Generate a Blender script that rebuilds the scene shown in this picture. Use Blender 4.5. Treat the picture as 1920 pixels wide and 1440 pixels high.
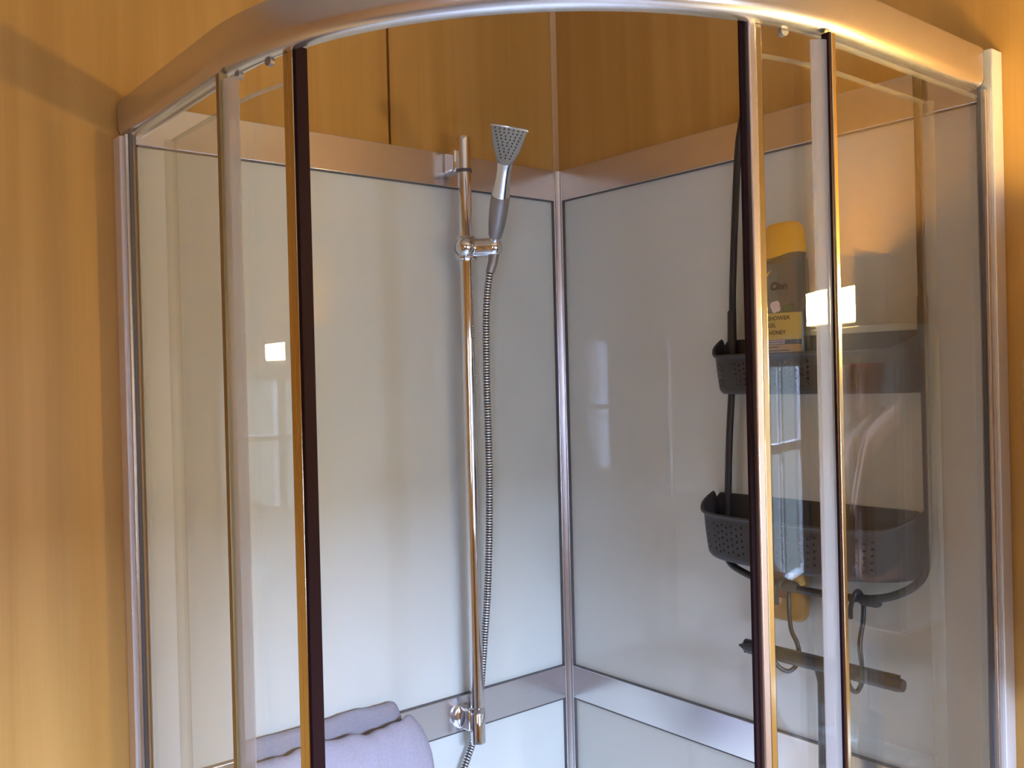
import bpy, bmesh, math, random
from mathutils import Vector, Matrix
random.seed(4)
for _o in list(bpy.data.objects): bpy.data.objects.remove(_o)
SC = bpy.context.scene
COL = SC.collection
PI = math.pi

# ------------------------------------------------------------------ camera
cam_d = bpy.data.cameras.new('camera'); cam = bpy.data.objects.new('camera', cam_d); COL.objects.link(cam)
CAM = Vector((-1.3414, -1.4609, 1.5711))
yaw, pitch, roll = math.radians(50.540), math.radians(-0.343), math.radians(-1.403)
d = Vector((math.cos(yaw)*math.cos(pitch), math.sin(yaw)*math.cos(pitch), math.sin(pitch)))
r = d.cross(Vector((0, 0, 1))).normalized(); u = r.cross(d)
cr, sr = math.cos(roll), math.sin(roll)
r2, u2 = r*cr + u*sr, u*cr - r*sr
cam.matrix_world = Matrix(((r2.x, u2.x, -d.x, CAM.x), (r2.y, u2.y, -d.y, CAM.y), (r2.z, u2.z, -d.z, CAM.z), (0, 0, 0, 1)))
cam_d.sensor_width = 36; cam_d.lens = 36*1760.28/1920; cam_d.clip_start = 0.02
SC.camera = cam

# ------------------------------------------------------------------ world, daylight, exposure
w = bpy.data.worlds.new('sky'); SC.world = w; w.use_nodes = True
w.node_tree.nodes['Background'].inputs[0].default_value = (0.62, 0.78, 1.0, 1)
w.node_tree.nodes['Background'].inputs[1].default_value = 1.0
SC.view_settings.view_transform = 'Standard'; SC.view_settings.look = 'None'
SC.view_settings.gamma = 1; SC.view_settings.use_curve_mapping = False
SC.view_settings.exposure = 2.1
SC.cycles.transparent_max_bounces = 32
SC.cycles.max_bounces = 12; SC.cycles.glossy_bounces = 8; SC.cycles.diffuse_bounces = 5
SC.cycles.sample_clamp_indirect = 6.0
def area(name, loc, tgt, sx, sy, power, colr):
    l = bpy.data.lights.new(name, 'AREA'); l.shape = 'RECTANGLE'; l.size = sx; l.size_y = sy
    l.energy = power; l.color = colr
    o = bpy.data.objects.new(name, l); COL.objects.link(o); o.location = loc
    o.rotation_euler = (Vector(tgt)-Vector(loc)).to_track_quat('-Z', 'Y').to_euler()
    return o
# sky light outside the two windows
DAY = (0.45, 0.61, 1.0)
area('daylight', (-0.75, -4.15, 2.36), (-0.7, -1.2, 1.5), 2.0, .72, 400, DAY)
area('daylight', (-2.735, -2.62, 1.42), (0, -2.62, 1.42), .34, .95, 30, DAY)
LAMP_E = 112.0
LAMP_COL = (1.0, 0.73, 0.26)

# ------------------------------------------------------------------ node helpers and materials
def mat(name):
    m = bpy.data.materials.new(name); m.use_nodes = True
    return m, m.node_tree.nodes, m.node_tree.links, m.node_tree.nodes['Principled BSDF']
def pbr(name, col, rough=0.5, metal=0.0, spec=0.5, noise=None, bump=None, **kw):
    m, N, L, b = mat(name)
    b.inputs['Base Color'].default_value = (*col, 1); b.inputs['Roughness'].default_value = rough
    b.inputs['Metallic'].default_value = metal; b.inputs['Specular IOR Level'].default_value = spec
    for k, v in kw.items(): b.inputs[k.replace('_', ' ')].default_value = v
    tc = N.new('ShaderNodeTexCoord')
    if noise:                                   # (scale vector, noise scale, amount)
        sc, ns, am = noise
        mp = N.new('ShaderNodeMapping'); mp.inputs['Scale'].default_value = sc; L.new(tc.outputs['Object'], mp.inputs[0])
        nz = N.new('ShaderNodeTexNoise'); nz.inputs['Scale'].default_value = ns; nz.inputs['Detail'].default_value = 4; L.new(mp.outputs[0], nz.inputs['Vector'])
        mr = N.new('ShaderNodeMapRange'); mr.inputs[1].default_value = .3; mr.inputs[2].default_value = .7
        mr.inputs[3].default_value = 1-am; mr.inputs[4].default_value = 1+am; L.new(nz.outputs['Fac'], mr.inputs[0])
        mx = N.new('ShaderNodeMix'); mx.data_type = 'RGBA'; mx.blend_type = 'MULTIPLY'; mx.inputs[0].default_value = 1
        mx.inputs[6].default_value = (*col, 1); L.new(mr.outputs[0], mx.inputs[7]); L.new(mx.outputs[2], b.inputs['Base Color'])
        if bump:
            bp = N.new('ShaderNodeBump'); bp.inputs['Strength'].default_value = bump[0]; bp.inputs['Distance'].default_value = bump[1]
            L.new(nz.outputs['Fac'], bp.inputs['Height']); L.new(bp.outputs[0], b.inputs['Normal'])
    return m
def wood(name, a, b_, c_, rough=0.38):
    m, N, L, b = mat(name)
    tc = N.new('ShaderNodeTexCoord')
    mp = N.new('ShaderNodeMapping'); mp.inputs['Scale'].default_value = (16, 16, 0.55); L.new(tc.outputs['Object'], mp.inputs[0])
    nz = N.new('ShaderNodeTexNoise'); nz.inputs['Scale'].default_value = 1.4; nz.inputs['Detail'].default_value = 3; nz.inputs['Distortion'].default_value = .5
    L.new(mp.outputs[0], nz.inputs['Vector'])
    mp2 = N.new('ShaderNodeMapping'); mp2.inputs['Scale'].default_value = (260, 260, 5); L.new(tc.outputs['Object'], mp2.inputs[0])
    n2 = N.new('ShaderNodeTexNoise'); n2.inputs['Scale'].default_value = 1; n2.inputs['Detail'].default_value = 2; L.new(mp2.outputs[0], n2.inputs['Vector'])
    ad = N.new('ShaderNodeMath'); ad.operation = 'MULTIPLY_ADD'; ad.inputs[1].default_value = .22; L.new(n2.outputs['Fac'], ad.inputs[0]); L.new(nz.outputs['Fac'], ad.inputs[2])
    rp = N.new('ShaderNodeValToRGB'); e = rp.color_ramp.elements
    e[0].position = .42; e[0].color = (*a, 1); e[1].position = .78; e[1].color = (*c_, 1)
    x = e.new(.6); x.color = (*b_, 1)
    L.new(ad.outputs[0], rp.inputs[0]); L.new(rp.outputs[0], b.inputs['Base Color'])
    b.inputs['Roughness'].default_value = rough; b.inputs['Specular IOR Level'].default_value = .35
    bp = N.new('ShaderNodeBump'); bp.inputs['Strength'].default_value = .12; bp.inputs['Distance'].default_value = .0006
    L.new(n2.outputs['Fac'], bp.inputs['Height']); L.new(bp.outputs[0], b.inputs['Normal'])
    return m
def thin(name, tint, f0=0.045, haze=0.0, hazecol=(.8, .8, .8), rough=0.0):
    """clear sheet: passes light straight through, reflects by its own fresnel"""
    m = bpy.data.materials.new(name); m.use_nodes = True; N = m.node_tree.nodes; L = m.node_tree.links; N.clear()
    out = N.new('ShaderNodeOutputMaterial'); tr = N.new('ShaderNodeBsdfTransparent'); tr.inputs[0].default_value = (*tint, 1)
    gl = N.new('ShaderNodeBsdfGlossy'); gl.inputs['Roughness'].default_value = rough
    lw = N.new('ShaderNodeLayerWeight'); lw.inputs[0].default_value = .5
    pw = N.new('ShaderNodeMath'); pw.operation = 'POWER'; pw.inputs[1].default_value = 5; L.new(lw.outputs['Facing'], pw.inputs[0])
    ma = N.new('ShaderNodeMath'); ma.operation = 'MULTIPLY_ADD'; ma.inputs[1].default_value = 1-f0; ma.inputs[2].default_value = f0; L.new(pw.outputs[0], ma.inputs[0])
    base = tr
    if haze:
        df = N.new('ShaderNodeBsdfDiffuse'); df.inputs[0].default_value = (*hazecol, 1)
        tl = N.new('ShaderNodeBsdfTranslucent'); tl.inputs[0].default_value = (*hazecol, 1)
        ad = N.new('ShaderNodeMixShader'); ad.inputs[0].default_value = .5; L.new(df.outputs[0], ad.inputs[1]); L.new(tl.outputs[0], ad.inputs[2])
        hm = N.new('ShaderNodeMixShader'); hm.inputs[0].default_value = haze; L.new(tr.outputs[0], hm.inputs[1]); L.new(ad.outputs[0], hm.inputs[2]); base = hm
    mx = N.new('ShaderNodeMixShader'); L.new(ma.outputs[0], mx.inputs[0]); L.new(base.outputs[0], mx.inputs[1]); L.new(gl.outputs[0], mx.inputs[2])
    L.new(mx.outputs[0], out.inputs[0]); return m
def emit(name, col, s):
    m = bpy.data.materials.new(name); m.use_nodes = True; N = m.node_tree.nodes; L = m.node_tree.links; N.clear()
    out = N.new('ShaderNodeOutputMaterial'); e = N.new('ShaderNodeEmission'); e.inputs[0].default_value = (*col, 1); e.inputs[1].default_value = s
    L.new(e.outputs[0], out.inputs[0]); return m

M = {}
M['wood'] = wood('birch_laminate', (.47, .242, .056), (.515, .272, .066), (.555, .300, .078))
M['wood_trim'] = wood('birch_bead', (.52, .33, .15), (.58, .37, .18), (.62, .42, .2), .35)
M['groove'] = pbr('seam_shadow_gap', (.15, .025, .012), .7)
M['panel'] = pbr('back_painted_glass', (.605, .600, .545), .004, 0, .5, noise=((1, 1, 1), 3, .03))
M['alu'] = pbr('satin_aluminium', (.74, .71, .71), .23, .93, .5, noise=((2, 2, 200), 3, .03))
M['profile'] = pbr('matt_aluminium_profile', (.82, .76, .70), .38, .35)
M['rail'] = pbr('satin_rail_aluminium', (.74, .71, .70), .27, .92, .5, noise=((30, 30, 30), 3, .02))
M['alu_dark'] = pbr('joint_seal_grey', (.10, .085, .08), .5)
M['chrome'] = pbr('chrome', (.80, .79, .80), .06, 1.0)
M['chrome_soft'] = pbr('chrome_soft', (.62, .60, .60), .16, 1.0)
M['hose_valley'] = pbr('hose_valley_grey', (.10, .095, .09), .4, .5)
M['wood_sheen'] = pbr('door_edge_wood_sheen', (.72, .60, .38), .16, 1.0)  # polished metal, golden reflection of the wood walls painted into its colour
M['edge'] = pbr('door_edge_satin', (.78, .68, .66), .24, .9)
M['gasket'] = pbr('brown_magnet_gasket', (.020, .006, .006), .7, 0, .12)
M['wood_sheen_dark'] = pbr('pane_edge_wood_sheen', (.30, .22, .10), .3, .6)  # metal pane edge, the wood's darker olive reflection put into its colour
M['glass'] = thin('clear_safety_glass', (.976, .979, .970), .042)
M['seal'] = thin('milky_plastic_seal', (.93, .92, .9), .06, .40, (.80, .74, .70), .25)
M['seal_clear'] = thin('clear_plastic_seal', (.95, .95, .93), .06, .11, (.8, .78, .7), .2)
M['caddy'] = pbr('dark_grey_plastic', (.052, .043, .040), .45, 0, .3)
M['caddy_wire'] = pbr('dark_coated_wire', (.032, .026, .024), .35, .0, .4)
M['rubber'] = pbr('squeegee_plastic', (.042, .037, .038), .38)
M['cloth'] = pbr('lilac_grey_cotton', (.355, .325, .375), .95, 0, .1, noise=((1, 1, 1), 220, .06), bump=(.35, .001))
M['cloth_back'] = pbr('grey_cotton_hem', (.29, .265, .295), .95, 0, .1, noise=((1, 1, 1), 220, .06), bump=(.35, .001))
M['grip'] = pbr('satin_grey_grip', (.30, .27, .26), .32, .55)
M['face'] = pbr('spray_plate_grey', (.29, .28, .245), .4, 0)
M['nozzle'] = pbr('rubber_nozzle', (.05, .045, .04), .5)
M['yellow'] = pbr('yellow_cap_plastic', (.85, .44, .03), .33, 0, .5)
M['bottle'] = thin('clear_bottle_plastic', (.70, .69, .64), .06, .28, (.35, .33, .28), .08)
M['lab_yellow'] = pbr('label_yellow', (.62, .44, .09), .45)
M['lab_pink'] = pbr('label_pink', (.52, .38, .36), .45)
M['lab_brown'] = pbr('label_brown', (.26, .10, .035), .45)
M['lab_orange'] = pbr('label_orange', (.50, .16, .03), .45)
M['lab_tan'] = pbr('label_tan', (.55, .34, .10), .45)
M['ink'] = pbr('label_ink', (.035, .022, .015), .5)
M['petal'] = pbr('label_petal', (.75, .6, .52), .5)
M['leaf'] = pbr('label_leaf', (.10, .13, .05), .5)
M['amber'] = pbr('amber_bottle_plastic', (.34, .17, .03), .3, 0, .5)
M['amber_glint'] = pbr('amber_bottle_glint', (.85, .50, .07), .3)  # lamp highlight on the amber bottle, put into a bright colour
M['lab_red'] = pbr('label_dark_red', (.17, .035, .02), .4)
M['white'] = pbr('white_plastic', (.8, .79, .77), .35)
M['ceramic'] = pbr('white_cabinet_lacquer', (.80, .79, .76), .25)
M['mirror'] = pbr('mirror_silver', (.86, .88, .87), .01, 1.0)
M['green'] = thin('green_clear_plastic', (.35, .72, .55), .06, .85, (.20, .6, .40), .1)
M['pink'] = pbr('pink_rubber', (.80, .22, .27), .4)
M['red'] = pbr('red_print', (.75, .10, .07), .4)
M['tube_dark'] = pbr('tube_dark_print', (.10, .10, .14), .35)
M['floor'] = pbr('grey_vinyl_floor', (.22, .20, .18), .5, noise=((1, 1, 1), 14, .1))
M['ceil'] = pbr('ceiling_white', (.50, .47, .42), .8)
M['tray'] = pbr('white_acrylic', (.82, .83, .84), .15)
M['skin'] = pbr('skin', (.55, .33, .24), .55); M['hair'] = pbr('dark_hair', (.025, .016, .012), .5)
M['shirt'] = pbr('brown_top', (.17, .11, .08), .9); M['trousers'] = pbr('dark_trousers', (.04, .045, .06), .9)
M['phone'] = pbr('black_phone', (.02, .02, .022), .2)
M['lamp'] = emit('lit_frosted_glass', LAMP_COL, LAMP_E)

# ------------------------------------------------------------------ mesh helpers
def link(name, me, m, parent=None, smooth=None):
    o = bpy.data.objects.new(name, me); COL.objects.link(o)
    if m is not None: me.materials.append(m)
    if parent: o.parent = parent
    if smooth:
        for p in me.polygons: p.use_smooth = True
        me.set_sharp_from_angle(angle=math.radians(smooth))
    return o
def obj(name, bm, m, parent=None, smooth=None, bevel=0, seg=2):
    bmesh.ops.recalc_face_normals(bm, faces=bm.faces)
    me = bpy.data.meshes.new(name); bm.to_mesh(me); bm.free()
    o = link(name, me, m, parent, smooth)
    if bevel:
        b = o.modifiers.new('bevel', 'BEVEL'); b.width = bevel; b.segments = seg; b.limit_method = 'ANGLE'; b.angle_limit = math.radians(50)
        for p in me.polygons: p.use_smooth = True
        me.set_sharp_from_angle(angle=math.radians(60))
    return o
def struct(o):
    o['kind'] = 'structure'; return o
def tag(o, label, cat, group=None):
    o['label'] = label; o['category'] = cat
    if group: o['group'] = group
    return o
def thing(name, label, cat, loc=(0, 0, 0), group=None):
    o = bpy.data.objects.new(name, None); o.empty_display_size = .05; COL.objects.link(o); o.location = loc
    return tag(o, label, cat, group)
def place(o, root):                    # geometry is written in world coordinates; bring it into the root's frame
    o.matrix_parent_inverse = Matrix.Translation(-Vector(root.location)); return o
def part(name, bm, m, root, smooth=None, bevel=0, seg=2, top=None):
    o = obj(name, bm, m, root, smooth, bevel, seg)
    base = Vector((0, 0, 0))
    p = root
    while p is not None:
        if p.type == 'EMPTY': base = Vector(p.location)
        p = p.parent
    if root.type == 'EMPTY':
        for v in o.data.vertices: v.co -= base
    else:                                # sub-part: the parent mesh already sits at the thing's origin
        for v in o.data.vertices: v.co -= base
    return o
def B(): return bmesh.new()
def box(bm, x0, x1, y0, y1, z0, z1):
    vs = [bm.verts.new((x, y, z)) for z in (z0, z1) for y in (y0, y1) for x in (x0, x1)]
    for f in ((0, 1, 3, 2), (4, 6, 7, 5), (0, 4, 5, 1), (2, 3, 7, 6), (0, 2, 6, 4), (1, 5, 7, 3)): bm.faces.new([vs[i] for i in f])
    return bm
def prism(bm, poly, z0, z1):            # plan polygon extruded in z
    a = [bm.verts.new((x, y, z0)) for x, y in poly]; b = [bm.verts.new((x, y, z1)) for x, y in poly]
    n = len(poly)
    for i in range(n): bm.faces.new((a[i], a[(i+1) % n], b[(i+1) % n], b[i]))
    bm.faces.new(a[::-1]); bm.faces.new(b); return bm
def rings(bm, rs, close=True, caps=True):   # loft through lists of points
    R = [[bm.verts.new(p) for p in q] for q in rs]; n = len(R[0])
    for a, b in zip(R, R[1:]):
        for i in range(n if close else n-1): bm.faces.new((a[i], a[(i+1) % n], b[(i+1) % n], b[i]))
    if caps: bm.faces.new(R[0][::-1]); bm.faces.new(R[-1])
    return bm
def frames(pts):
    pts = [Vector(p) for p in pts]; out = []; n = None
    for i, p in enumerate(pts):
        t = (pts[min(i+1, len(pts)-1)]-pts[max(i-1, 0)]).normalized()
        if n is None:
            n = t.cross(Vector((0, 0, 1)));
            if n.length < .1: n = t.cross(Vector((0, 1, 0)))
            n.normalize()
        else: n = (n - t*n.dot(t)).normalized()
        out.append((p, t, n, t.cross(n)))
    return out
def tube(bm, pts, rad, seg=14, caps=True, flat=1.0):
    fr = frames(pts); rs = []
    for i, (p, t, n, b) in enumerate(fr):
        q = rad[i] if isinstance(rad, (list, tuple)) else rad
        rs.append([p + n*math.cos(2*PI*k/seg)*q + b*math.sin(2*PI*k/seg)*q*flat for k in range(seg)])
    return rings(bm, rs, True, caps)
def smooth_path(pts, n=8):              # catmull-rom
    P = [Vector(p) for p in pts]; P = [P[0]*2-P[1]] + P + [P[-1]*2-P[-2]]; out = []
    for i in range(1, len(P)-2):
        for k in range(n):
            t = k/n; a, b, c, e = P[i-1], P[i], P[i+1], P[i+2]
            out.append(.5*((2*b)+(c-a)*t+(2*a-5*b+4*c-e)*t*t+(3*b-a-3*c+e)*t*t*t))
    out.append(P[-2]); return out
def ball(bm, c, rx, ry, rz, seg=20, rg=12):
    m = Matrix.Translation(c) @ Matrix.Diagonal((rx, ry, rz, 1))
    bmesh.ops.create_uvsphere(bm, u_segments=seg, v_segments=rg, radius=1, matrix=m); return bm
def text_mesh(body, size, shear=0, off=0.0):
    c = bpy.data.curves.new('lettering', 'FONT'); c.body = body; c.size = size; c.shear = shear; c.offset = off
    c.extrude = 0.0; c.resolution_u = 3
    o = bpy.data.objects.new('tmp', c); COL.objects.link(o); bpy.context.view_layer.update()
    me = bpy.data.meshes.new_from_object(o.evaluated_get(bpy.context.evaluated_depsgraph_get()))
    bpy.data.objects.remove(o); return me

# ------------------------------------------------------------------ the room
X0, Y0, ZC = -2.6, -2.8, 2.45
seam = -0.413
wl = struct(obj('wall_left', box(B(), X0, .1, .012, .1, 0, ZC), M['groove']))
for a, b in ((X0, -1.655), (-1.651, seam-.0025), (seam+.0025, .0)):
    obj('panel', box(B(), a, b, 0, .014, 0, ZC), M['wood'], wl, bevel=.0008)
wr = struct(obj('wall_right', box(B(), .012, .1, Y0, .1, 0, ZC), M['groove']))
for a, b in ((Y0, -1.62), (-1.616, 0.0)):
    obj('panel', box(B(), 0, .014, a, b, 0, ZC), M['wood'], wr, bevel=.0008)
# window walls with an opening each
def wall_open(name, axis, at, lo, hi, o0, o1, z0, z1):
    bm = B()
    def bx(a, b, c, e):
        if axis == 'y': box(bm, a, b, at-.12, at, c, e)
        else: box(bm, at-.12, at, a, b, c, e)
    bx(lo, o0, 0, ZC); bx(o1, hi, 0, ZC); bx(o0, o1, 0, z0); bx(o0, o1, z1, ZC)
    return struct(obj(name, bm, M['wood']))
wb = wall_open('wall_back', 'y', Y0, X0-.12, .1, -1.35, -.15, .80, 1.86)
wf = wall_open('wall_front', 'x', X0, Y0, .1, -2.655, -2.075, .984, 1.83)
def window(name, axis, at, o0, o1, z0, z1, nv):
    def bx(bm, a, b, c, e, d0, d1):
        if axis == 'y': box(bm, a, b, at+d0, at+d1, c, e)
        else: box(bm, at+d0, at+d1, a, b, c, e)
    bm = B(); t = .05
    bx(bm, o0, o0+t, z0, z1, -.09, .01); bx(bm, o1-t, o1, z0, z1, -.09, .01); bx(bm, o0, o1, z0, z0+t, -.09, .01); bx(bm, o0, o1, z1-t, z1, -.09, .01)
    f = struct(obj(name, bm, M['white']))
    for k in range(1, nv):
        c = o0+(o1-o0)*k/nv; hw_ = .02 if nv > 2 else .095; bm = B(); bx(bm, c-hw_, c+hw_, z0+t, z1-t, -.07, -.02); obj('mullion', bm, M['white'], f)
    zc = z0+(z1-z0)*.48; bm = B(); bx(bm, o0+t, o1-t, zc-.016, zc+.016, -.068, -.018); obj('glazing_bar', bm, M['white'], f)
    bm = B(); bx(bm, o0+t, o1-t, z0+t, z1-t, -.048, -.044); obj('pane', bm, M['glass'], f)
window('window_1', 'y', Y0, -1.35, -.15, .80, 1.86, 3)
window('window_2', 'x', X0, -2.655, -2.075, .984, 1.83, 2)
struct(obj('floor', box(B(), X0-.12, .1, Y0-.12, .1, -.06, 0), M['floor']))
struct(obj('ceiling', box(B(), X0-.12, .1, Y0-.12, .1, ZC, ZC+.06), M['ceil']))
# pale bead in the wood corner above the enclosure
bm = B(); prism(bm, [(0, 0), (-.013, 0), (-.013, -.0015), (-.008, -.0035), (-.004, -.0045), (0, -.005)], 2.003, ZC)
struct(obj('trim_1', bm, M['wood_trim'], smooth=40))

# ------------------------------------------------------------------ shower enclosure
H = 2.0
ZB = .16                                  # top of the tray
DX, RR, CC = .895, .545, -.35             # outer plane of the curved rail
ENC = thing('shower_enclosure', 'quadrant corner shower cabin with curved aluminium head rail and sliding glass doors', 'shower enclosure', (-.35, -.35, 0))
L1 = .35; ARC = RR*PI/2; TOT = 2*L1+ARC
def plan(s, off=0.0):
    """point on the front line at run s from the left wall, off metres inwards"""
    if s < L1: return Vector((-DX+off, -s)), Vector((0, -1)), Vector((1, 0))
    if s > L1+ARC: return Vector((-L1+(s-L1-ARC), -DX+off)), Vector((1, 0)), Vector((0, 1))
    a = (s-L1)/RR; n = Vector((math.cos(a), math.sin(a)))
    return Vector((CC, CC)) - n*(RR-off), Vector((math.sin(a), -math.cos(a))), n
def run(s0, s1, step=.02):
    n = max(2, int(abs(s1-s0)/step)); return [s0+(s1-s0)*i/n for i in range(n+1)]
def sweep_section(bm, sec, s0, s1, step=.018):       # sec: list of (off, z)
    rs = []
    for s in run(s0, s1, step): rs.append([(*plan(s, o)[0], z) for o, z in sec])
    return rings(bm, rs)
def strip(bm, s0, s1, o0, o1, z0, z1, step=.018):
    return sweep_section(bm, [(o0, z0), (o1, z0), (o1, z1), (o0, z1)], s0, s1, step)
sec = [(.002, H), (.0, H-.003), (.0, 1.962)]
for k in range(0, 8): a = PI/2*k/7; sec.append((.016-.016*math.cos(a), 1.960-.015*math.sin(a)))
sec += [(.020, 1.945), (.020, 1.958), (.0365, 1.958), (.0365, 1.953), (.040, 1.953), (.040, H)]
part('head_rail', sweep_section(B(), sec, .0065, TOT-.043, .012), M['rail'], ENC, smooth=35)
# rail end caps
for s0, s1 in ((.003, .0065), (TOT-.043, TOT-.0395)):
    part('rail_end_cap', sweep_section(B(), [(o*.96+.001, z*.9995) for o, z in sec], s0, s1), M['alu_dark'], ENC)
# wall profiles: a wide channel and a narrower adjusting profile
for side in (0, 1):
    def ss(a, b): return (a, b) if side == 0 else (TOT-b, TOT-a)
    o = part('wall_profile', strip(B(), *ss(.0, .030), -.006, .014, ZB, H if side else 1.9435), M['profile'], ENC, bevel=.0015)
    part('adjusting_profile', strip(B(), *ss(.0302, .0435), -.002, .009, ZB, 1.9435), M['alu'], o, bevel=.001)
    part('rubber_seal', strip(B(), *ss(.0437, .0462), *((.003, .0085)), ZB, 1.9435), M['alu_dark'], o)
# fixed panes
for side in (0, 1):
    def ss(a, b): return (a, b) if side == 0 else (TOT-b, TOT-a)
    SF = .371 if side == 0 else .397; SW = .009 if side == 0 else .007
    g = part('fixed_pane', strip(B(), *ss(.045, SF), .0055, .0105, ZB+.03, 1.9445, .01), M['glass'], ENC, smooth=30)
    if side: part('top_bead', strip(B(), *ss(.05, SF), .0048, .0112, 1.9325, 1.935), M['seal_clear'], g)
    part('edge_profile', strip(B(), *ss(SF, SF+SW), .002, .014, ZB+.03, 1.944), M['wood_sheen_dark'] if side == 0 else M['wood_sheen'], g, bevel=.001)
    if side: part('edge_gasket', strip(B(), *ss(SF+SW+.0002, SF+SW+.0035), .003, .013, ZB+.03, 1.944), M['gasket'], g)
    e = SF+SW+(.0005 if side == 0 else .0038); p0, t, n = plan(e, .010)
    t3, n3 = t, n
    def pp(a, b):
        q = p0+t3*a+n3*b
        return (q.x, q.y) if side == 0 else (q.y, q.x)
    fk = 1 if side == 0 else .68
    poly = [pp(0, -.004), pp(.004, -.004), pp(.020*fk, .002), pp(.024*fk, .004), pp(.023*fk, .006), pp(.004, -.0005), pp(0, -.0005)]
    part('seal_fin', prism(B(), poly, ZB+.035, 1.936), M['seal'], g)
# sliding doors: bent glass panes standing open behind the fixed panes
for side in (0, 1):
    def ss(a, b): return (a, b) if side == 0 else (TOT-b, TOT-a)
    sA, sB = .152, (.497 if side == 0 else .503)
    g = part('sliding_door', strip(B(), *ss(sA, sB), .0275, .0325, ZB+.05, 1.915, .01), M['glass'], ENC, smooth=30)
    a, b = ss(sB, sB+.016)
    part('door_profile', strip(B(), *ss(sB-.002, sB+.0075), .019, .037, ZB+.04, 1.95), M['edge'] if side else M['wood_sheen'], g, bevel=.0015)
    part('door_profile', strip(B(), *ss(sB-.012, sB-.0022), .021, .036, ZB+.04, 1.95), M['wood_sheen'], g, bevel=.0015)
    part('magnet_gasket', strip(B(), *ss(sB+.0078, sB+.0135), *((.0185, .0370) if side == 0 else (.0265, .0315)), ZB+.04, 1.95), M['gasket'], g, bevel=.001)
    part('trailing_seal', strip(B(), *ss(sA-.010, sA), .020, .034, ZB+.05, 1.915), M['seal_clear'], g)
    part('top_bead', strip(B(), *ss(sA, sB-.013), .0268, .0332, 1.9135, 1.9162), M['seal_clear'], g)
    for s in (.385, .455):
        s_ = s if side == 0 else TOT-s; q, t, n = plan(s_, .026)
        m = Matrix(((t.x, 0, n.x, q.x), (t.y, 0, n.y, q.y), (0, 1, 0, 1.944), (0, 0, 0, 1)))
        bm = B(); bmesh.ops.create_cone(bm, cap_ends=True, segments=20, radius1=.0055, radius2=.0055, depth=.006, matrix=m)
        part('roller', bm, M['grip'], g, smooth=40)
# back panels in their frame
tf = .014                                  # frame depth
Zm0, Zm1 = .903, .970
for side in (0, 1):
    def bx(bm, a, b, d0, d1, z0, z1):      # a..b along the wall, d0..d1 off the wall
        if side == 0: return box(bm, -b, -a, -d1, -d0, z0, z1)
        return box(bm, -d1, -d0, -b, -a, z0, z1)
    for nm, z0, z1 in (('top_frame_rail', 1.937, H), ('middle_frame_rail', Zm0, Zm1), ('bottom_frame_rail', ZB, ZB+.06)):
        part(nm, bx(B(), .0142, .872, .0005, tf, z0, z1), M['alu'], ENC, bevel=.0012)
    for z0, z1 in ((Zm1, 1.937), (ZB+.06, Zm0)):
        p = part('back_panel', bx(B(), .027, .868, .002, .008, z0+.0015, z1-.0015), M['panel'], ENC)
        part('panel_gasket', (lambda bm: (bx(bm, .0255, .028, .0005, .0135, z0, z1), bx(bm, .0255, .868, .0005, .0135, z1-.0022, z1-.0001), bx(bm, .0255, .868, .0005, .0135, z0+.0001, z0+.0022))[0] and bm)(B()), M['alu_dark'], p)
    part('corner_post', bx(B(), .0005, .0258, .0005, tf+.001, ZB, H) if side == 0 else bx(B(), .0152, .0258, .0005, tf+.001, ZB, H), M['alu'], ENC, bevel=.001)
bm = B(); prism(bm, [(-.0155, -.0155), (-.022, -.0155), (-.019, -.019), (-.0155, -.022)], ZB, H-.001)
part('corner_post', bm, M['alu'], ENC)
# tray under the cabin (below the picture)
pts = [(0, 0)] + [tuple(plan(s, -.01)[0]) for s in run(0, TOT, .04)]
part('shower_tray', prism(B(), pts, .0, ZB-.001), M['tray'], ENC, bevel=.006)

# ------------------------------------------------------------------ riser rail with slider
RX, RY = -.285, -.052
RIS = thing('riser_rail', 'tall chrome shower riser rail on the left back panel holding the hand shower', 'shower rail', (RX, RY, .89))
part('tube', tube(B(), [(RX, RY, .952), (RX, RY, 2.016)], .0125, 28), M['chrome'], RIS, smooth=40)
part('end_cap', tube(B(), [(RX, RY, 2.016), (RX, RY, 2.022), (RX, RY, 2.025)], [.0128, .0128, .0112], 28), M['chrome'], RIS, smooth=40)
part('end_sleeve', tube(B(), [(RX, RY, .888), (RX, RY, .890), (RX, RY, .945), (RX, RY, .948)], [.0125, .0142, .0142, .0125], 28), M['chrome'], RIS, smooth=40)
part('ring', tube(B(), [(RX, RY, .9485), (RX, RY, .9555)], .0150, 28), M['chrome_soft'], RIS, smooth=40)
part('ring', tube(B(), [(RX, RY, 1.958), (RX, RY, 1.964)], .0145, 28), M['alu_dark'], RIS, smooth=40)
# brackets: rounded arm from wall to tube
for z0, z1 in ((1.960, 2.001), (.912, .953)):
    bm = B(); sect = []
    for k in range(13):
        a = PI*k/12
        sect.append((RX - .0105 + 0, 0, 0))
    box(bm, RX-.019, RX+.009, -.048, -.0145, z0, z1)
    br = part('bracket', bm, M['chrome'], RIS, bevel=.004, seg=3)
    zc = (z0+z1)/2
    if z0 > 1.5: continue
    rs = [[(RX-.013+math.cos(2*PI*k/24)*q, y, zc+math.sin(2*PI*k/24)*q*1.15) for k in range(24)] for y, q in ((-.0145, .020), (-.021, .019), (-.0225, .017))]
    part('wall_rose', rings(B(), rs), M['chrome'], br, smooth=40)
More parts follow.
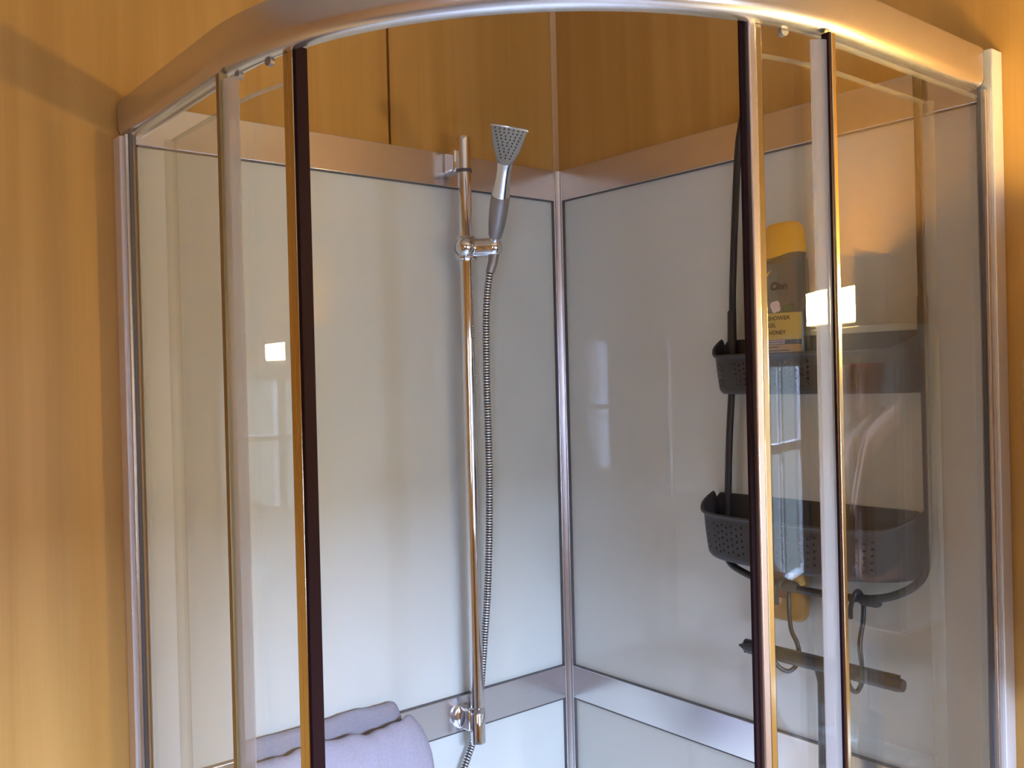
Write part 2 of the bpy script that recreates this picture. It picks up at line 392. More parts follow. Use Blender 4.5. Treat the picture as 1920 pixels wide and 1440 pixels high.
# slider body
zc = 1.815
sl = part('slider', tube(B(), [(RX, RY, zc-.022), (RX, RY, zc-.019), (RX, RY, zc+.019), (RX, RY, zc+.022)], [.0185, .0215, .0215, .0185], 28), M['chrome'], RIS, smooth=35)
HOLD = Vector((-.254, -.097, zc))
ax = (HOLD-Vector((RX, RY, zc))).normalized()
pa = Vector((RX, RY, zc))+ax*.008; pb = HOLD+ax*.012
part('holder_arm', tube(B(), [pa, pa+(pb-pa)*.8, pa+(pb-pa)*.93, pb, pb+ax*.003], [.0185, .0180, .0165, .012, .006], 24), M['chrome'], sl, smooth=50)
kd = Vector((-.62, -.78, 0)).normalized(); kc = Vector((RX, RY, zc+.001))
part('clamp_knob', tube(B(), [kc+kd*.016, kc+kd*.024, kc+kd*.032, kc+kd*.038, kc+kd*.041], [.0190, .0190, .0170, .011, .004], 26), M['chrome'], sl, smooth=60)
part('collar', tube(B(), [kc+kd*.012, kc+kd*.0165], .0205, 26), M['alu_dark'], sl, smooth=60)

# ------------------------------------------------------------------ hand shower
HS = thing('hand_shower', 'grey and chrome hand shower with flared square spray head leaning out of its holder', 'hand shower', tuple(HOLD))
hb, ht = HOLD+Vector((0, 0, .004)), Vector((-.336, -.250, 1.989))
up = (ht-hb).normalized(); Lh = (ht-hb).length
fn = Vector((-.62, -.70, -.20)); fn = (fn-up*fn.dot(up)).normalized(); sd = up.cross(fn).normalized()
def hs_ring(t, hw, hd, shift=0.0, n=20, sq=2.0):
    c = hb+up*(t*Lh)+fn*shift; out = []
    for k in range(n):
        a = 2*PI*k/n; ca, sa = math.cos(a), math.sin(a)
        out.append(c+sd*hw*math.copysign(abs(ca)**(2/sq), ca)+fn*hd*math.copysign(abs(sa)**(2/sq), sa))
    return out
part('connector', rings(B(), [hs_ring(-.10, .0085, .0085), hs_ring(.0, .0095, .0095), hs_ring(.075, .0105, .0105), hs_ring(.085, .0095, .0095)]), M['chrome'], HS, smooth=50)
part('grip', rings(B(), [hs_ring(.085, .0115, .011), hs_ring(.10, .0130, .012), hs_ring(.20, .0155, .014), hs_ring(.30, .0170, .015), hs_ring(.40, .0172, .015), hs_ring(.455, .0165, .0145), hs_ring(.46, .0155, .0138)]), M['grip'], HS, smooth=50)
part('neck', rings(B(), [hs_ring(.455, .0160, .0142), hs_ring(.52, .0150, .0130), hs_ring(.60, .0132, .0115), hs_ring(.66, .0128, .011), hs_ring(.72, .0135, .010), hs_ring(.745, .0145, .009)]), M['chrome'], HS, smooth=50)
hd_ = part('spray_head', rings(B(), [hs_ring(.735, .0145, .0095, .0, sq=2.4), hs_ring(.78, .0175, .0105, .001, sq=2.8), hs_ring(.85, .0230, .0095, .0045, sq=3), hs_ring(.93, .0268, .0075, .0085, sq=3.4), hs_ring(1.02, .0303, .0055, .0115, sq=3.6), hs_ring(1.042, .0306, .0035, .0138, sq=3.6), hs_ring(1.046, .0300, .0030, .0138, sq=3.4)]), M['grip'], HS, smooth=50)
# spray plate: flared shape with pointed lower end, proud of the head
outl = [(-.0284, 1.047), (.0284, 1.047), (.0292, 1.025), (.0252, .94), (.0210, .86), (.0140, .79), (.0062, .745), (0, .735), (-.0062, .745), (-.0140, .79), (-.0210, .86), (-.0252, .94), (-.0292, 1.025)]
def hp(a, t, o): return hb+up*(t*Lh)+sd*a+fn*o
def fo(t): return .0115+.0065*max(0, min(1, (t-.735)/.28))
fp = part('spray_plate', rings(B(), [[hp(a, t, fo(t)-.005) for a, t in outl], [hp(a, t, fo(t)) for a, t in outl], [hp(a*.94, .9+(t-.9)*.95, fo(t)+.0012) for a, t in outl]]), M['face'], HS, smooth=60)
bm = B()
for i in range(10):
    t = .80+i*.0262; wv = .0050+.0195*((t-.76)/.29)
    n = 3+i//2 if i < 8 else 7
    for j in range(n):
        a = (j-(n-1)/2)/max(1, (n-1)/2)*wv
        c = hp(a, t, fo(t)+.0012)
        rs = [[c+fn*h+sd*math.cos(2*PI*k/8)*q+up*math.sin(2*PI*k/8)*q for k in range(8)] for h, q in ((-.001, .0017), (.0010, .0014))]
        rings(bm, rs)
nz = part('nozzles', bm, M['nozzle'], fp); nz['kind'] = 'stuff'
rim = [hp(-.0305, 1.030, .014), hp(-.0290, 1.047, .0165), hp(0, 1.052, .0175), hp(.0290, 1.047, .0165), hp(.0305, 1.030, .014)]
part('head_rim', tube(B(), smooth_path(rim, 6), .0016, 10), M['chrome'], HS, smooth=60)

# ------------------------------------------------------------------ hose: ribbed metal spiral
HO = thing('shower_hose', 'ribbed silver shower hose hanging from the slider down beside the riser rail', 'shower hose', (-.30, -.025, .60))
path = smooth_path([(-.256, -.099, 1.797), (-.262, -.092, 1.765), (-.262, -.080, 1.70), (-.256, -.068, 1.58), (-.248, -.058, 1.38), (-.246, -.045, 1.20), (-.252, -.034, 1.06), (-.262, -.027, .95), (-.277, -.0255, .885), (-.298, -.028, .845), (-.33, -.032, .78), (-.36, -.034, .68), (-.37, -.034, .60)], 60)
dist = [0]
for a, b in zip(path, path[1:]): dist.append(dist[-1]+(b-a).length)
fr = []; step = .0013; k = 0; L_ = dist[-1]; n_ = int(L_/step)
def at(s):
    global k
    while k < len(dist)-2 and dist[k+1] < s: k += 1
    f = (s-dist[k])/max(1e-9, dist[k+1]-dist[k]); return path[k].lerp(path[k+1], min(1, f))
pts = [at(i*step) for i in range(n_+1)]
prof = [.0054, .0070, .0075, .0070]
part('hose_spiral', tube(B(), pts, [prof[i % 4] for i in range(len(pts))], 12), M['chrome'], HO, smooth=80)
hm = bpy.data.objects['hose_spiral'].data; hm.materials.append(M['hose_valley'])
for i_, p_ in enumerate(hm.polygons):
    if i_ < (len(pts)-1)*12 and (i_//12) % 4 in (0, 3): p_.material_index = 1  # valleys between the ribs get the darker grey
part('hose_nut', tube(B(), [(-.255, -.0985, 1.803), (-.2575, -.097, 1.786), (-.2615, -.093, 1.768)], [.0095, .0092, .0080], 16), M['grip'], HO, smooth=50)

# ------------------------------------------------------------------ towel bar and cloth (foot of the picture)
TB = thing('towel_bar', 'thin chrome bar on the left back panel under the lilac cloth', 'towel rail', (-.56, -.035, .93))
part('bar', tube(B(), [(-.75, -.046, .930), (-.45, -.046, .930)], .005, 14), M['chrome'], TB, smooth=50)
for x in (-.745, -.455): part('bracket', tube(B(), [(x, -.0145, .93), (x, -.046, .93)], .006, 12), M['chrome'], TB, smooth=50)
CL = thing('folded_cloth', 'crumpled lilac-grey cloth folded over a bar against the lower left back panel', 'cloth', (-.56, -.05, .74))
from mathutils import noise as mn
def cloth_sheet(x0, x1, prof, amp, seed, endround, nx=90):
    """closed cushion-like fold: profile in (y,z) swept along x"""
    rs = []
    for i in range(nx+1):
        t = i/nx; x = x0+(x1-x0)*t
        e = 1.0
        if t > 1-endround: q = (t-(1-endround))/endround; e = math.sqrt(max(0.0, 1-q*q))
        if t < .05: e = min(e, math.sqrt(max(0.0, 1-((.05-t)/.05)**2)))
        ring = []
        yc = sum(p[0] for p in prof)/len(prof); zc = .80
        for (y, z) in prof:
            nzv = mn.noise(Vector((x*11+seed, z*9, seed)))*amp + mn.noise(Vector((x*34+seed, z*22, y*20)))*amp*.55
            zz = zc+(z-zc)*(.35+.65*e)
            ring.append((x, min(-.0155, yc+(y-yc)*max(.12, e)+nzv*(1 if y < -.03 else .2)), zz+nzv*.5))
        rs.append(ring)
    return rings(B(), rs)
back = [(-.016, .73), (-.016, .985), (-.021, .999), (-.030, 1.001), (-.037, .990), (-.039, .95), (-.040, .73)]
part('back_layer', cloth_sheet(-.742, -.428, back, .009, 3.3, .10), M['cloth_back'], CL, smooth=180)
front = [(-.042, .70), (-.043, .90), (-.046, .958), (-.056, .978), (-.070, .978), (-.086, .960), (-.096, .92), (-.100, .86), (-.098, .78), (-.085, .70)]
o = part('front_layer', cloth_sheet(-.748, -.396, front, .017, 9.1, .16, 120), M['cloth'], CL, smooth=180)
sb = o.modifiers.new('sub', 'SUBSURF'); sb.levels = 1; sb.render_levels = 1

# ------------------------------------------------------------------ caddy on the right back panel
CA = thing('shower_caddy', 'dark grey two-basket shower caddy hanging on the right back panel', 'shower caddy', (-.02, -.60, 1.22))
XW = -.0225; XH = -.058
wires = [smooth_path([(-.006, -.492, 2.009), (-.019, -.490, 2.0085), (XW, -.486, 1.99), (XW, -.476, 1.93), (XW-.002, -.462, 1.72), (XW-.002, -.459, 1.60), (XW-.002, -.447, 1.45), (XW-.002, -.441, 1.345), (XW-.004, -.437, 1.285), (-.040, -.452, 1.251), (-.052, -.490, 1.238), (XH, -.545, 1.230), (XH, -.640, 1.227), (XH, -.715, 1.231), (-.054, -.762, 1.244), (-.044, -.794, 1.270), (XW-.006, -.797, 1.31), (XW-.002, -.796, 1.40), (XW-.002, -.795, 1.60), (XW-.002, -.794, 1.75), (XW, -.793, 1.93), (XW, -.792, 1.99), (-.019, -.791, 2.0085), (-.006, -.789, 2.009)], 7)]
part('wire_frame', tube(B(), wires[0], .0060, 12), M['caddy_wire'], CA, smooth=60)
for y in (-.458, -.794):
    part('joint_sleeve', tube(B(), [(XW-.002, y, 1.60), (XW-.002, y, 1.610), (XW-.002, y-.0008, 1.674), (XW-.002, y-.001, 1.678)], [.0062, .0078, .0074, .0062], 14), M['caddy'], CA, smooth=60)
def basket(y0, y1, zb, zf, zr, dep, nrow, groups):
    """D-shaped bowl: flat back by the wall, bowed front; holes left out of the front wall"""
    yc, hw = (y0+y1)/2, abs(y1-y0)/2
    NU, NV = 132, 22
    tap = .045
    raw = []
    for i in range(1201):
        a = PI*i/1200; ca, sa = math.cos(a), math.sin(a)
        raw.append(Vector((-abs(sa)**(2/2.3)*dep, math.copysign(abs(ca)**(2/3.0), ca)*hw)))
    acc = [0]
    for p, q in zip(raw, raw[1:]): acc.append(acc[-1]+(q-p).length)
    tabl = []; j = 0
    for i in range(NU+1):
        t_ = acc[-1]*i/NU
        while j < 1199 and acc[j+1] < t_: j += 1
        tabl.append(raw[j].lerp(raw[j+1], (t_-acc[j])/max(1e-9, acc[j+1]-acc[j])))
    def pt(u, v, inset=0.0):
        f_ = u*NU; i_ = min(NU-1, int(f_)); q = tabl[i_].lerp(tabl[i_+1], f_-i_)
        k = 1-tap*(1-v)**1.5
        if v < .12: k -= .03*((.12-v)/.12)**2
        sa = -q.x/dep; ca = q.y/hw
        yy = yc + q.y*k
        xx = -.012+q.x*k+inset*sa
        lip = .004*max(0, (v-.93)/.07)
        top = zr+(zf-zr)*min(1, abs(sa)*1.5)
        return Vector((xx-lip, yy-(inset*ca if inset else 0), zb+(top-zb)*v))
    bm = B(); outer = [[bm.verts.new(pt(i/NU, j/NV)) for j in range(NV+1)] for i in range(NU+1)]
    inner = [[bm.verts.new(pt(i/NU, j/NV, .0022)) for j in range(NV+1)] for i in range(NU+1)]
    hole = set()
    for g0, ncol in groups:
        for c in range(ncol):
            for r_ in range(nrow):
                hole.add((g0+c*3, 5+r_*3 if c % 2 == 0 else 4+r_*3))
    for i in range(NU):
        for j in range(NV):
            if (i, j) in hole:
                o_ = [outer[i][j], outer[i+1][j], outer[i+1][j+1], outer[i][j+1]]; n2 = [inner[i][j], inner[i+1][j], inner[i+1][j+1], inner[i][j+1]]
                for q in range(4): bm.faces.new((o_[q], o_[(q+1) % 4], n2[(q+1) % 4], n2[q]))
                continue
            bm.faces.new((outer[i][j], outer[i+1][j], outer[i+1][j+1], outer[i][j+1])); bm.faces.new((inner[i][j], inner[i][j+1], inner[i+1][j+1], inner[i+1][j]))
    for i in range(NU): bm.faces.new((outer[i][NV], outer[i+1][NV], inner[i+1][NV], inner[i][NV]))
    # floor
    bm.faces.new([outer[i][0] for i in range(NU+1)]); 
    bm.verts.ensure_lookup_table()
    shell = part('basket', bm, M['caddy'], CA, smooth=35)
    bm = B(); rs = []
    n = 30
    rs = [[(x, yc+hw*(.93 if z < zb+.02 else .995)*(1-2*i/n), z) for x, z in ((-.0115, zb+.0005), (-.0135, zb+.0005), (-.0135, zr), (-.0115, zr))] for i in range(n+1) for z in (0,)] if False else None
    rings(bm, [[(x, yc+sg*(hw*.95), zb), (x, yc+sg*hw, zr-.012), (x, yc+sg*(hw-.012), zr), (x, yc-sg*(hw-.012), zr), (x, yc-sg*hw, zr-.012), (x, yc-sg*(hw*.95), zb)] for x in (-.0140, -.0118) for sg in (1,)])
    part('back_plate', bm, M['caddy'], shell)
    lipp = [pt(i/60, 1.0)+Vector((-.001, 0, 0)) for i in range(61)]
    part('rim', tube(B(), lipp, .0026, 8), M['caddy'], shell, smooth=60)
    return shell
basket(-.405, -.787, 1.262, 1.338, 1.362, .100, 5, [(12, 5), (30, 7), (54, 7), (78, 7), (101, 3)])
basket(-.430, -.795, 1.536, 1.599, 1.628, .080, 5, [(14, 4), (34, 7), (58, 7), (82, 7)])
# clips and hooks on the lower wire
XS = -.076
def hook(yc, zt, zb_, bend):
    p = [(XH-.012, yc+.006, zt-.028), (XH-.014, yc+.004, zt-.010), (XH-.009, yc+.0, zt+.008), (XH, yc-.001, zt+.0115), (XH+.0095, yc-.002, zt-.002),
         (XS+.024, yc-.004, zt-.030), (XS+.014, yc-.014*bend, zt-.065), (XS+.012, yc-.026*bend, zb_+.020), (XS+.013, yc-.028*bend, zb_+.003),
         (XS+.010, yc-.024*bend, zb_-.016), (XS+.0, yc-.016*bend, zb_-.024), (XS-.011, yc-.006*bend, zb_-.016), (XS-.014, yc+.002, zb_-.002), (XS-.012, yc+.008, zb_+.010)]
    return part('sliding_hook', tube(B(), smooth_path(p, 6), .0036, 10), M['caddy_wire'], CA, smooth=70)
hook(-.574, 1.228, 1.123, 1.0)
hook(-.703, 1.229, 1.119, .25)
for y, l in ((-.586, .014), (-.722, .016)):
    part('clip', tube(B(), [(XH, y+l, 1.2285), (XH, y+l*.7, 1.2288), (XH, y-l*.7, 1.2292), (XH, y-l, 1.2295)], [.006, .0085, .0085, .006], 12), M['caddy'], CA, smooth=50)

# ------------------------------------------------------------------ squeegee on the hooks
SQ = thing('squeegee', 'dark grey shower squeegee hanging by its blade bar from the caddy hooks', 'squeegee', (XS, -.60, .85))
zq = 1.122
part('blade_bar', tube(B(), [(XS, -0.5100, zq), (XS, -0.5180, zq), (XS, -0.7730, zq-.001), (XS, -0.7810, zq-.001)], [.0075, .0105, .0105, .0085], 18), M['rubber'], SQ, smooth=50)
bm = B(); box(bm, XS-.002, XS+.0015, -0.7760, -0.5110, zq+.009, zq+.013); part('rubber_blade', bm, M['caddy_wire'], SQ)
bm = B(); rings(bm, [[(XS-.003, -0.5100, zq+.012), (XS+.003, -0.5100, zq+.012), (XS+.003, -0.5100, zq-.010), (XS-.003, -0.5100, zq-.010)], [(XS-.002, -0.5050, zq+.004), (XS+.002, -0.5050, zq+.004), (XS+.002, -0.5050, zq-.004), (XS-.002, -0.5050, zq-.004)], [(XS-.0008, -0.4970, zq+.001), (XS+.0008, -0.4970, zq+.001), (XS+.0008, -0.4970, zq-.001), (XS-.0008, -0.4970, zq-.001)]])
part('blade_tip', bm, M['caddy_wire'], SQ)
yh = -.656
rs = []
for z, hw_, hx in ((zq-.004, .020, .008), (zq-.014, .016, .0085), (zq-.026, .0125, .009), (zq-.08, .0125, .009), (.96, .0135, .010), (.88, .0150, .011), (.862, .0130, .009)):
    rs.append([(XS+hx*math.sin(2*PI*k/16), yh+hw_*math.cos(2*PI*k/16), z) for k in range(16)])
part('handle', rings(B(), rs), M['rubber'], SQ, smooth=50)

# ------------------------------------------------------------------ bottles
def ell_ring(cx, cy, z, a, b, n=36, sq=2.3):
    return [(cx+b*math.copysign(abs(math.sin(2*PI*k/n))**(2/sq), math.sin(2*PI*k/n)), cy+a*math.copysign(abs(math.cos(2*PI*k/n))**(2/sq), math.cos(2*PI*k/n)), z) for k in range(n)]
bx_, by_, bz_ = -.054, -.586, 1.5395
GEL = thing('shower_gel_bottle', 'clear shower gel bottle with yellow cap and honey-coloured label in the top caddy basket', 'bottle', (bx_, by_, bz_))
A_, B_ = .0405, .0225
prof = [(0, .90, .86), (.004, .98, .97), (.03, 1, 1), (.12, 1, 1), (.185, 1, .98), (.203, .98, .93), (.212, .93, .86), (.219, .88, .80)]
part('body', rings(B(), [ell_ring(bx_, by_, bz_+z, A_*p, B_*q) for z, p, q in prof]), M['bottle'], GEL, smooth=50)
capz = [(.2135, .90, .84, 0), (.217, .93, .86, 0), (.232, .91, .86, 0), (.250, .86, .82, 0), (.260, .80, .76, 0), (.266, .68, .62, 0), (.268, .5, .45, 0)]
rs = []
for z, p, q, _ in capz:
    rg = ell_ring(bx_, by_, bz_+z, A_*p, B_*q)
    if z < .22: rg = [(x, y, zz-.006*math.sin((y-by_)/A_*2.2)-.001) for x, y, zz in rg]
    rs.append(rg)
part('cap', rings(B(), rs), M['yellow'], GEL, smooth=50)
def on_ell(y, z, off=.0006):      # a point on the front (-x) of the bottle
    q = max(-.98, min(.98, (y)/A_)); return (bx_-B_*(1-abs(q)**2.3)**(1/2.3)-off, by_+y, bz_+z)
def band(y0, y1, z0, z1, off, bm=None, n=26):
    bm = bm or B()
    rs = [[on_ell(y0+(y1-y0)*i/n, z0, off), on_ell(y0+(y1-y0)*i/n, z1, off), on_ell(y0+(y1-y0)*i/n, z1, off-.0004), on_ell(y0+(y1-y0)*i/n, z0, off-.0004)] for i in range(n+1)]
    return rings(bm, rs)
YL, YR = .0365, -.0365
lab = part('label', band(YL, YR, .082, .124, .0008), M['lab_yellow'], GEL, smooth=60)
part('label_band', band(YL, YR, .060, .0745, .0008), M['lab_tan'], lab, smooth=60)
part('label_band', band(YL-.004, -.012, .0755, .0812, .0010), M['lab_pink'], lab, smooth=60)
part('label_band', band(YL, YR, .006, .0595, .0008), M['lab_brown'], lab, smooth=60)
part('label_band', band(.024, -.028, .018, .052, .0012), M['lab_yellow'], lab, smooth=60)
bm = B(); pts = [(.008, .030), (-.010, .036), (-.026, .050), (-.028, .043), (-.014, .029), (-.002, .024)]
bm.faces.new([bm.verts.new(on_ell(y, z, .0015)) for y, z in pts]); part('fruit_print', bm, M['lab_orange'], lab)
bm = B(); pts = [(.036, .170), (.033, .163), (.022, .178), (.026, .182)]
bm.faces.new([bm.verts.new(on_ell(y, z, .0012)) for y, z in pts]); part('logo_mark', bm, M['lab_brown'], lab)
bm = B(); pts = [(.034, .182), (.022, .187), (.008, .193), (.016, .184), (.024, .181)]
bm.faces.new([bm.verts.new(on_ell(y, z, .0012)) for y, z in pts]); part('logo_mark', bm, M['lab_yellow'], lab)
def print_text(s, size, yl, z, m, shear=0, off=0.0, lift=.0014, sx=1.0):
    me = text_mesh(s, size, shear, off)
    for v in me.vertices:
        x, yy, _ = v.co; v.co = Vector(on_ell(yl-x*sx, z+yy, lift))-Vector(GEL.location)
    o = link('lettering', me, m, lab); return o
print_text('Cien', .0165, .0130, .1610, M['ink'], .25, .0004)
print_text('SHOWER', .0092, 0.0180, .1130, M['ink'], 0, .0001, sx=1.05)
print_text('GEL', .0092, 0.0180, .1020, M['ink'], 0, .0001)
print_text('HONEY', .0088, 0.0155, .0905, M['ink'], 0, .0002)
bm = B()
for z, a, b in ((.0700, .024, -.002), (.0645, .024, -.020), (.0562, .027, -.024)): band(a, b, z, z+.0011, .0013, bm)
band(.020, -.010, .0778, .0787, .0014, bm)
fl = part('fine_print', bm, M['ink'], lab)
bm = B()                                     # blossom print over the label's top edge
for cy, cz, rr in ((.006, .136, .0065), (.0, .1375, .006), (.004, .130, .0055), (-.002, .131, .005)):
    bm.faces.new([bm.verts.new(on_ell(cy+rr*math.cos(2*PI*k/14), cz+rr*math.sin(2*PI*k/14), .0016)) for k in range(14)])
part('blossom_print', bm, M['petal'], lab)
bm = B(); pts = [(-.006, .128), (-.012, .136), (-.028, .138), (-.030, .127), (-.016, .1265)]
bm.faces.new([bm.verts.new(on_ell(y, z, .0014)) for y, z in pts]); part('leaf_print', bm, M['leaf'], lab)

ax_, ay_ = -.0325, -.560
AM = thing('amber_bottle', 'amber yellow plastic bottle with dark red label hanging below the lower caddy basket', 'bottle', (ax_, ay_, 1.185))
prof = [(1.168, .55, .55), (1.169, .72, .75), (1.173, .86, .9), (1.182, .97, .98), (1.195, 1, 1), (1.25, 1, 1), (1.268, .97, .97), (1.290, .93, .92)]
part('body', rings(B(), [ell_ring(ax_, ay_, z, .041*p, .0165*q, sq=2.8) for z, p, q in prof if z < 1.262] + [ell_ring(ax_, ay_, 1.2605, .041*.985, .0165*.985, sq=2.8)]), M['amber'], AM, smooth=50)
def onA(y, z, off):
    q = max(-.98, min(.98, y/.041)); return (ax_-.0165*(1-abs(q)**2.8)**(1/2.8)-off, ay_+y, z)
def bandA(y0, y1, z0, z1, off, n=18, bm=None):
    bm = bm or B()
    return rings(bm, [[onA(y0+(y1-y0)*i/n, z0, off), onA(y0+(y1-y0)*i/n, z1, off), onA(y0+(y1-y0)*i/n, z1, off-.0004), onA(y0+(y1-y0)*i/n, z0, off-.0004)] for i in range(n+1)])
al = part('label', bandA(.034, -.016, 1.206, 1.250, .0008), M['lab_red'], AM, smooth=50)
part('label_band', bandA(.034, -.008, 1.253, 1.262, .0008), M['lab_pink'], al, smooth=50)
bm = B()
for i in range(5): bandA(.020, .0155, 1.214+i*.007, 1.2185+i*.007, .0013, 3, bm)
for i in range(3): bandA(.030, -.004, 1.207+i*.0026-.008, 1.208+i*.0026-.008, .0013, 8, bm)
part('pale_print', bm, M['petal'], al)
part('lamp_glint', rings(B(), [ell_ring(ax_-.004, ay_-.026, z, a, b, 20, 2.2) for z, a, b in ((1.226, .010, .010), (1.232, .0145, .0150), (1.246, .0135, .0145), (1.254, .008, .010))]), M['amber_glint'], AM, smooth=60)  # raised yellow spot standing in for the lamp's highlight on the bottle

# ------------------------------------------------------------------ washbasin wall beside the cabin: mirror cabinet, lamp, shelf
MC = thing('mirror_cabinet', 'white mirror cabinet on the wood wall just right of the cabin', 'cabinet', (-.06, -1.25, 1.205))
bm = B(); box(bm, -.118, -.0005, -1.56, -.972, 1.205, 1.634); part('cabinet_body', bm, M['ceramic'], MC, bevel=.002)
bm = B(); box(bm, -.1215, -.1185, -1.558, -.968, 1.210, 1.580); part('mirror_door', bm, M['mirror'], MC)
LA = thing('wall_lamp', 'lit frosted glass lamp on top of the mirror cabinet', 'lamp', (-.07, -1.11, 1.6345))
bm = B(); box(bm, -.100, -.060, -1.19, -1.047, 1.6345, 1.640); box(bm, -.0955, -.092, -1.2, -1.047, 1.6345, 1.690); box(bm, -.070, -.0005, -1.16, -1.08, 1.6345, 1.650); part('lamp_base_and_shield', bm, M['chrome_soft'], LA)  # upright plate added behind the shade to block its glow onto the wall
bm = B(); box(bm, -.122, -.096, -1.200, -1.047, 1.642, 1.692); part('lamp_shade', bm, M['lamp'], LA, bevel=.006)
bm = B()
for i in range(9): box(bm, -.126, -.056, -1.044, -1.034, 1.6435+i*.0055, 1.6465+i*.0055)
box(bm, -.131, -.0005, -1.046, -1.0445, 1.636, 1.745)  # oversize end plate added to keep lamp light off the wood wall
for x in (-.124, -.060): box(bm, x-.001, x+.001, -1.045, -1.033, 1.642, 1.692)
g = part('louvre_and_shield', bm, M['white'], LA); g['kind'] = 'stuff'
SH = tag(obj('wall_shelf', box(B(), -.205, -.0005, -1.52, -.985, .990, 1.002), M['ceramic'], bevel=.002), 'white shelf under the mirror cabinet with toothbrushes', 'shelf')
CUP = thing('toothbrush_cup', 'clear glass cup holding toothbrushes on the shelf', 'cup', (-.15, -1.022, 1.003))
cx, cy = -.150, -1.022
part('cup_wall', rings(B(), [[(cx+q*math.cos(2*PI*k/24), cy+q*math.sin(2*PI*k/24), z) for k in range(24)] for z, q in ((1.003, .027), (1.09, .033), (1.09, .031), (1.008, .0255))]), M['bottle'], CUP, smooth=50)
def brush(name, label, foot, head, m):
    t = thing(name, label, 'toothbrush', foot, 'toothbrushes in the glass cup')
    f, h = Vector(foot), Vector(head); part('handle', tube(B(), smooth_path([f, f.lerp(h, .3), f.lerp(h, .6), f.lerp(h, .82), h], 4), [.0045]*9+[.0035]*4+[.003]*4, 10), m, t, smooth=60)
    dr = (h-f).normalized(); bm = B(); p = h-dr*.012
    s1 = dr.cross(Vector((1, .3, 0))).normalized()
    rings(bm, [[p+dr*a+Vector((-.0, 0, 0))+s1*b_*.005 + dr.cross(s1)*c for a, b_ in ((-.012, -1), (.012, -1), (.012, 1), (-.012, 1))] for c in (.003, .013)])
    part('bristles', bm, M['white'], t)
    return t
brush('toothbrush', 'green toothbrush leaning left in the glass cup', (-.142, -1.026, 1.010), (-.168, -1.034, 1.190), M['green'])
brush('toothbrush', 'pale green toothbrush leaning right in the glass cup', (-.158, -1.020, 1.010), (-.176, -.998, 1.195), M['green'])
brush('toothbrush', 'pink toothbrush standing upright in the glass cup', (-.150, -1.012, 1.010), (-.182, -1.014, 1.150), M['pink'])
def tubething(label, x, y, z, ln, m, m2, ang):
    t = thing('toothpaste_tube', label, 'tube', (x, y, z), 'toothpaste tubes on the shelf')
    dx, dy = math.cos(ang), math.sin(ang); nx_, ny_ = -dy, dx; rs = []
    for k in range(8):
        f = k/7; w_ = .021*(1-.15*f)+.006*f; h_ = .021*(1-f)+.0015
        rs.append([(x+dx*ln*f+nx_*w_*math.cos(2*PI*j/12), y+dy*ln*f+ny_*w_*math.cos(2*PI*j/12), z+.021+h_*math.sin(2*PI*j/12)-.0195*f) for j in range(12)])
    b = part('tube_body', rings(B(), rs), m, t, smooth=60)
    part('tube_cap', tube(B(), [(x-dx*.022, y-dy*.022, z+.016), (x, y, z+.016)], [.010, .012], 14), M['white'], t, smooth=60)
    rs = [[(x+dx*ln*f+nx_*w2*.8, y+dy*ln*f+ny_*w2*.8, z+.0425-.040*f), (x+dx*ln*f-nx_*w2*.8, y+dy*ln*f-ny_*w2*.8, z+.0425-.040*f), (x+dx*ln*f, y+dy*ln*f, z+.030-.026*f)] for f, w2 in ((.15, .012), (.55, .011))]
    part('print_band', rings(B(), rs), m2, b)
tubething('white toothpaste tube with red print on the shelf', -.168, -1.078, 1.0025, .12, M['white'], M['red'], -PI/2-.1)
tubething('silver toothpaste tube with dark print on the shelf', -.110, -1.078, 1.0025, .12, M['white'], M['tube_dark'], -PI/2+.1)
for i, (x, y, hh) in enumerate(((-.036, -1.075, .12), (-.10, -1.24, 0))):
    t = thing('dispenser_bottle', ('tall white pump bottle on the shelf near the wall', 'white pump bottle at the front of the shelf')[i], 'bottle', (x, y, 1.003), 'pump bottles on the shelf')
    part('body', tube(B(), [(x, y, 1.003), (x, y, 1.006), (x, y, 1.06+hh), (x, y, 1.072+hh)], [.020, .022, .022, .010], 18), M['white'], t, smooth=50)
    part('pump', tube(B(), [(x, y, 1.071+hh), (x, y, 1.085+hh), (x, y, 1.092+hh)], [.006, .010, .009], 10), M['white'], t, smooth=50)

# ------------------------------------------------------------------ the photographer, standing behind the picture's viewpoint
F = Vector((math.cos(yaw), math.sin(yaw), 0)); S = Vector((F.y, -F.x, 0))
P0 = CAM - F*.46 + S*.10; P0.z = 0
def W(f, s, z): return P0+F*f+S*s+Vector((0, 0, z))
PE = thing('person', 'person in a brown top holding up a phone, seen as a reflection in the mirror', 'person', tuple(P0))
def skin(name, verts, edges, rad, m, root, sub=2):
    me = bpy.data.meshes.new(name); me.from_pydata([tuple(Vector(v)-Vector(PE.location)) for v in verts], edges, [])
    o = link(name, me, m, root)
    sk = o.modifiers.new('skin', 'SKIN'); 
    for v, q in zip(me.skin_vertices[0].data, rad): v.radius = (q, q) if not isinstance(q, tuple) else q
    me.skin_vertices[0].data[0].use_root = True
    s = o.modifiers.new('sub', 'SUBSURF'); s.levels = sub; s.render_levels = sub
    sk.use_smooth_shade = True
    return o
